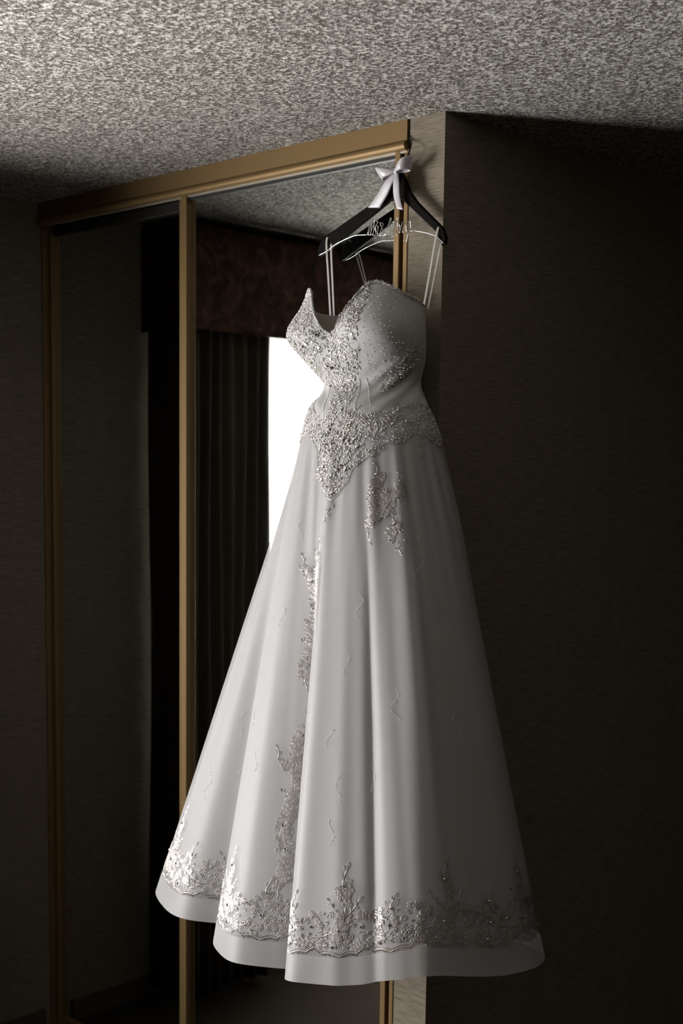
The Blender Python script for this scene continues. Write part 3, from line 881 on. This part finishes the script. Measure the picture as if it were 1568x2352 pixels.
# ---- lace border above the hem
random.seed(5)
ZB = ZH + 0.072
row = int(round((ZB - ZH) / 0.01)); A = _arc[row]
s_lo, s_hi = np.interp(D(-112), _fine, A), np.interp(D(112), _fine, A)
n_units = 16; unit = (s_hi - s_lo) / n_units
border_parts = []
for u in range(n_units):
    L = Lace(); sc = s_lo + (u + 0.5) * unit; pc = float(np.interp(sc, A, _fine))
    W = unit
    x = np.linspace(-W / 2, W / 2, 49)
    edge = -0.013 * np.abs(np.cos(math.pi * x / W)) + 0.006 * np.abs(np.sin(3 * math.pi * x / W))
    L.cord(pc, ZB, np.stack([x, edge], 1), w=0.0009); L.cord(pc, ZB, np.stack([x, edge + 0.005 + 0.0015 * np.sin(x * 900)], 1), w=0.0006)
    for i in range(0, 49, 2): L.cord(pc, ZB, [(x[i], edge[i]), (x[i] + random.uniform(-.0015, .0015), edge[i] - random.uniform(0.004, 0.007))], w=0.0005)
    wave = 0.052 + 0.024 * np.sin(2 * math.pi * (x / (2 * W)) + math.pi * u)
    L.vine(pc, ZB, list(zip(x[::8], wave[::8])), 0.014, 0.014, 0.004, tip=False)
    for k in range(7): L.flower(pc, ZB, (k - 3) * W / 7 + random.uniform(-.004, .004), 0.008 + random.uniform(0, 0.016), random.uniform(0.007, 0.013), random.choice([5, 6]), random.uniform(0, 2), fill=random.random() < 0.7)
    big = u % 2 == 0
    if big:
        L.flower(pc, ZB, 0, 0.045, 0.024, 7, 0.3); L.flower(pc, ZB, 0, 0.045, 0.013, 6, 0.1)
        for k in range(7): L.scroll(pc, ZB, random.uniform(-.03, .03), random.uniform(0.02, 0.085), random.uniform(0, 6), 0.009, random.choice([-1, 1]))
    for k in range(10): L.flower(pc, ZB, random.uniform(-W / 2, W / 2), random.uniform(0.02, 0.085), random.uniform(0.006, 0.010), 5, random.uniform(0, 2), fill=random.random() < 0.3)
    for k in range(34):
        w = random.random(); px_, py_ = random.uniform(-W / 2, W / 2), random.uniform(0.010, 0.085)
        if w < 0.5: L.leaf(pc, ZB, px_, py_, random.uniform(0, 6.3), random.uniform(0.008, 0.016), 0.0035, random.random() < 0.4)
        else: L.scroll(pc, ZB, px_, py_, random.uniform(0, 6.3), random.uniform(0.005, 0.009), random.choice([-1, 1]))
    # tall or short sprig rising from the border
    top = random.uniform(0.155, 0.20) if big else random.uniform(0.10, 0.13)
    sx = random.uniform(-0.012, 0.012)
    L.vine(pc, ZB, [(sx, 0.07), (sx + 0.006, top * 0.6), (sx - 0.004, top * 0.8), (sx + 0.008, top)], 0.011, 0.012, 0.0036)
    if big:
        for yy in np.arange(0.085, top - 0.03, 0.016):
            for sd in (-1, 1):
                if random.random() < 0.75: L.flower(pc, ZB, sx + sd * random.uniform(0.006, 0.016), yy, random.uniform(0.007, 0.012), 5, random.uniform(0, 2), fill=random.random() < 0.4)
        for sd in (-1, 1):
            L.vine(pc, ZB, [(sx, 0.075), (sx + sd * 0.022, 0.088), (sx + sd * 0.04, 0.11)], 0.010, 0.010, 0.003)
    else:
        for sd in (-1, 1): L.leaf(pc, ZB, sx, 0.085, math.pi / 2 + sd * 0.8, 0.024, 0.006)
    o = L.build('hem_lace', dress); border_parts.append(o)
    for (cx, cy, r) in ((sx, top * 0.78, 0.0042), (0, 0.045, 0.0044), (random.uniform(-.03, .03), 0.008, 0.004), (W * 0.42, 0.05, 0.0036)):
        ph, zz = walk(pc, ZB, [cx], [cy]); crystal_at(o, float(ph[0]), float(zz[0]), r)

# ---- little sequin trails wandering down the skirt
random.seed(9)
trail_starts = [(-64, 1.02), (-60, 0.90), (-70, 0.86), (-38, 1.05), (-33, 0.95), (-36, 0.72), (-46, 1.25), (-52, 1.10), (12, 1.03), (16, 0.92), (14, 0.82), (56, 1.47), (54, 1.40), (57, 1.31), (18, 1.20),
                (24, 1.34), (-30, 1.30), (-25, 1.52), (66, 1.05), (40, 1.1), (-80, 0.80), (30, 0.95)]
for a, z in trail_starts:
    st = []; k = random.randint(12, 22); amp = random.uniform(0.006, 0.011); f0 = random.uniform(0, 6)
    for i in range(k):
        ph, zz = walk(D(a), z, [amp * math.sin(f0 + i * 0.42)], [-0.0042 * i])
        if random.random() < 0.2: continue
        P, nn = U(ph, zz); st.append((P[0] + nn[0] * 0.0013, random.uniform(0.0009, 0.0015)))
    t = add_obj('sequin_trail', bead_mesh('sequin_trail', st), M['pearl'], smooth=True); dchild(t)

# ------------------------------------------------------------------ ribbons
def ribbon_mesh(name, centre, widths, wdir, cup=0.0):
    """strip along a 3-D centre line; wdir gives the width direction at each point"""
    C = np.asarray(centre, float); Wd = np.asarray(wdir, float); n = len(C); ww = np.asarray(widths, float)
    Wd = Wd / np.linalg.norm(Wd, axis=1)[:, None]
    T = np.gradient(C, axis=0); Nn = np.cross(T, Wd); Nn /= np.linalg.norm(Nn, axis=1)[:, None] + 1e-9
    cols = 7; V = []
    for i in range(n):
        for k in range(cols):
            u = k / (cols - 1) - 0.5
            V.append(C[i] + Wd[i] * u * ww[i] + Nn[i] * cup * (0.25 - u * u) * 4)
    F = [(i * cols + k, i * cols + k + 1, (i + 1) * cols + k + 1, (i + 1) * cols + k) for i in range(n - 1) for k in range(cols - 1)]
    return pydata(name, V, F)

# dress hanging loops: thin flat straps from the side seams over the hanger arms
def strap(p0, p1, p2, w=0.0055):
    c = smooth_path([p0, [(p0[i] + p1[i]) / 2 for i in range(3)], p1, p2], 8)
    d = np.tile(np.array([0.95, 0.25, 0.0]), (len(c), 1))
    o = add_obj('hanging_strap', ribbon_mesh('hanging_strap', c, np.full(len(c), w), d), M['strap'], smooth=True)
    md = o.modifiers.new('thickness', 'SOLIDIFY'); md.thickness = 0.0007
    dchild(o)
strap((-0.317, -0.082, 2.040), (-0.3735, -0.044, 2.258), (-0.3735, -0.030, 2.283))
strap((-0.310, -0.076, 2.040), (-0.3555, -0.044, 2.240), (-0.3735, -0.020, 2.280))
strap((0.018, -0.095, 2.040), (0.0170, -0.044, 2.244), (0.0170, -0.030, 2.262))
strap((0.026, -0.088, 2.040), (0.0285, -0.042, 2.214), (0.0200, -0.018, 2.250))

# ------------------------------------------------------------------ hanger
hg = tag(empty('clothes_hanger', (-0.128, -0.032, 2.22)), 'black wooden clothes hanger with silver wire lettering hooked at the closet header', 'hanger')
def gchild(o, par=hg):
    o.parent = par; o.matrix_parent_inverse = Matrix.Translation(par.location).inverted(); return o
HOUT = [(-0.142,2.4179),(-0.1536,2.3997),(-0.1788,2.3699),(-0.206,2.3466),(-0.2422,2.3331),(-0.3096,2.3071),(-0.3751,2.2813),(-0.4043,2.2643),(-0.4173,2.2375),(-0.407,2.2248),(-0.308,2.269),(-0.1961,2.3197),(-0.1552,2.3402),(-0.1356,2.3422),(-0.1175,2.341),(-0.0979,2.3308),(0.0072,2.2455),(0.0246,2.2102),(0.0386,2.2131),(0.0396,2.2291),(0.0297,2.2527),(-0.055,2.3254),(-0.0838,2.3574),(-0.0994,2.3901),(-0.1164,2.4143)]
def hanger_body():
    bm = bmesh.new()
    vs = [bm.verts.new((x, -0.0385, z)) for x, z in HOUT]
    f = bm.faces.new(vs)
    r = bmesh.ops.extrude_face_region(bm, geom=[f])
    for v in r['geom']:
        if isinstance(v, bmesh.types.BMVert): v.co.y += 0.013
    bmesh.ops.recalc_face_normals(bm, faces=bm.faces)
    bmesh.ops.bevel(bm, geom=[e for e in bm.edges if len(e.link_faces) == 2 and e.calc_face_angle(0) > 1.0 and abs(e.verts[0].co.y - e.verts[1].co.y) < 1e-6], offset=0.004, segments=3, profile=0.5, affect='EDGES')
    me = bpy.data.meshes.new('wooden_arms'); bm.to_mesh(me); bm.free(); return me
gchild(add_obj('wooden_arms', hanger_body(), M['wood']))
WIRE = [(-0.4057,2.2269),(-0.3741,2.2354),(-0.3446,2.2486),(-0.3089,2.2586),(-0.2689,2.2657),(-0.2325,2.2636),(-0.2248,2.2644),(-0.2204,2.2688),(-0.2128,2.2991),(-0.2099,2.3),(-0.2083,2.2975),(-0.218,2.2642),(-0.2153,2.2615),(-0.2125,2.2647),(-0.2054,2.2982),(-0.2027,2.2995),(-0.2002,2.2971),(-0.2106,2.2655),(-0.2086,2.2619),(-0.205,2.2628),(-0.1986,2.2942),(-0.1948,2.2964),(-0.1905,2.2933),(-0.1899,2.2879),(-0.2023,2.2625),(-0.1971,2.2585),(-0.1947,2.2659),(-0.1941,2.2798),(-0.1921,2.283),(-0.1879,2.2791),(-0.1847,2.2787),(-0.1863,2.2618),(-0.1815,2.2568),(-0.1749,2.2573),(-0.1705,2.2622),(-0.1698,2.2695),(-0.1789,2.2828),(-0.1766,2.2874),(-0.1727,2.2875),(-0.1708,2.2835),(-0.1751,2.268),(-0.1771,2.2565),(-0.1639,2.257),(-0.1549,2.2596),(-0.1517,2.2654),(-0.1461,2.2934),(-0.1423,2.2961),(-0.1386,2.2925),(-0.1471,2.2575),(-0.1489,2.2513),(-0.146,2.2541),(-0.1404,2.262),(-0.1362,2.2848),(-0.1329,2.2871),(-0.1297,2.2851),(-0.1299,2.282),(-0.1359,2.2552),(-0.1329,2.2495),(-0.1297,2.2545),(-0.1234,2.2897),(-0.1199,2.293),(-0.1162,2.2899),(-0.1268,2.2552),(-0.1231,2.2518),(-0.1174,2.2526),(-0.1125,2.2568),(-0.1111,2.2735),(-0.1149,2.2784),(-0.1187,2.276),(-0.1132,2.2569),(-0.1077,2.2557),(-0.1016,2.2793),(-0.0981,2.2817),(-0.0938,2.2783),(-0.0982,2.2557),(-0.0917,2.2537),(-0.088,2.2625),(-0.0881,2.2782),(-0.0846,2.2804),(-0.0817,2.2775),(-0.0848,2.26),(-0.0812,2.2575),(-0.0761,2.2611),(-0.0723,2.2779),(-0.0757,2.2815),(-0.0788,2.2787),(-0.0825,2.255),(-0.0933,2.2331),(-0.0904,2.2302),(-0.0866,2.2324),(-0.0789,2.2531),(-0.0825,2.255),(-0.072,2.256),(-0.0564,2.2539),(-0.0256,2.2467),(-0.0009,2.2386),(0.0165,2.2302),(0.0383,2.2118)]
wp = []
for i, (x, z) in enumerate(WIRE):
    wp.append((x, -0.042 - 0.0025 * math.sin(i * 1.9) * (5 < i < len(WIRE) - 5), z))
wl_o = gchild(add_obj('wire_lettering', tube_mesh('wire_lettering', smooth_path(wp, 5), 0.00105, 7), M['wire'], smooth=True)); wl_o['label'] = 'silver wire bent into cursive lettering'
hk = smooth_path([(-0.128, -0.032, 2.405), (-0.120, -0.033, 2.424), (-0.105, -0.036, 2.438), (-0.0905, -0.034, 2.456), (-0.096, -0.020, 2.478), (-0.112, -0.008, 2.494), (-0.1197, 0.000, 2.512), (-0.1198, 0.006, 2.525)], 8)
gchild(add_obj('hook', tube_mesh('hook', hk, 0.0017, 8), M['hook'], smooth=True))

# ------------------------------------------------------------------ bow
bow = tag(empty('ribbon_bow', (-0.115, -0.052, 2.409)), 'white satin ribbon bow tied round the neck of the black hanger', 'bow')
K = np.array([-0.1156, -0.052, 2.409])
def loop(E, wvec, bulge, name='loop'):
    E = np.array(E); ax = E - K; m = K + ax * 0.55
    c = smooth_path([K + [0, -0.004, 0], K + ax * 0.35 + [0, -bulge * 0.9, 0], K + ax * 0.75 + [0, -bulge, 0], E, K + ax * 0.75 + [0, bulge * 0.5, 0], K + ax * 0.35 + [0, bulge * 0.3, 0], K + [0, 0.002, 0]], 6)
    n = len(c); t = np.abs(np.linspace(-1, 1, n)); w = 0.008 + (np.linalg.norm(wvec) - 0.008) * np.clip(1 - t ** 1.6, 0, 1)
    d = np.tile(np.array(wvec), (n, 1))
    o = add_obj(name, ribbon_mesh(name, c, w, d, 0.002), M['ribbon'], smooth=True)
    md = o.modifiers.new('thickness', 'SOLIDIFY'); md.thickness = 0.0006
    return gchild(o, bow)
loop((-0.1745, -0.052, 2.4095), (0.022, 0.006, -0.033), 0.016)
loop((-0.0690, -0.052, 2.4245), (0.010, -0.004, 0.034), 0.020)
def tail(pts, widths, wv):
    c = smooth_path(pts, 7); t = np.linspace(0, 1, len(c))
    w = np.interp(t, np.linspace(0, 1, len(widths)), widths); d = np.tile(np.array(wv), (len(c), 1))
    o = add_obj('ribbon_tail', ribbon_mesh('ribbon_tail', c, w, d, 0.0015), M['ribbon'], smooth=True)
    md = o.modifiers.new('thickness', 'SOLIDIFY'); md.thickness = 0.0006
    return gchild(o, bow)
tail([(-0.117, -0.053, 2.406), (-0.135, -0.058, 2.386), (-0.160, -0.056, 2.356), (-0.1915, -0.054, 2.3265)], [0.010, 0.026, 0.034, 0.039], (1.0, 0.1, -0.12))
tail([(-0.113, -0.053, 2.405), (-0.110, -0.059, 2.380), (-0.109, -0.057, 2.345), (-0.099, -0.055, 2.311)], [0.008, 0.020, 0.021, 0.021], (1.0, 0.1, -0.25))
kn = bmesh.new(); bmesh.ops.create_uvsphere(kn, u_segments=14, v_segments=10, radius=1.0)
for v in kn.verts:
    v.co = Vector((K[0] + v.co.x * 0.0075, K[1] - 0.003 + v.co.y * 0.0055, K[2] + v.co.z * (0.0085 + 0.0012 * math.sin(5 * math.atan2(v.co.y, v.co.x)))))
km = bpy.data.meshes.new('knot'); kn.to_mesh(km); kn.free()
gchild(add_obj('knot', km, M['ribbon'], smooth=True), bow)
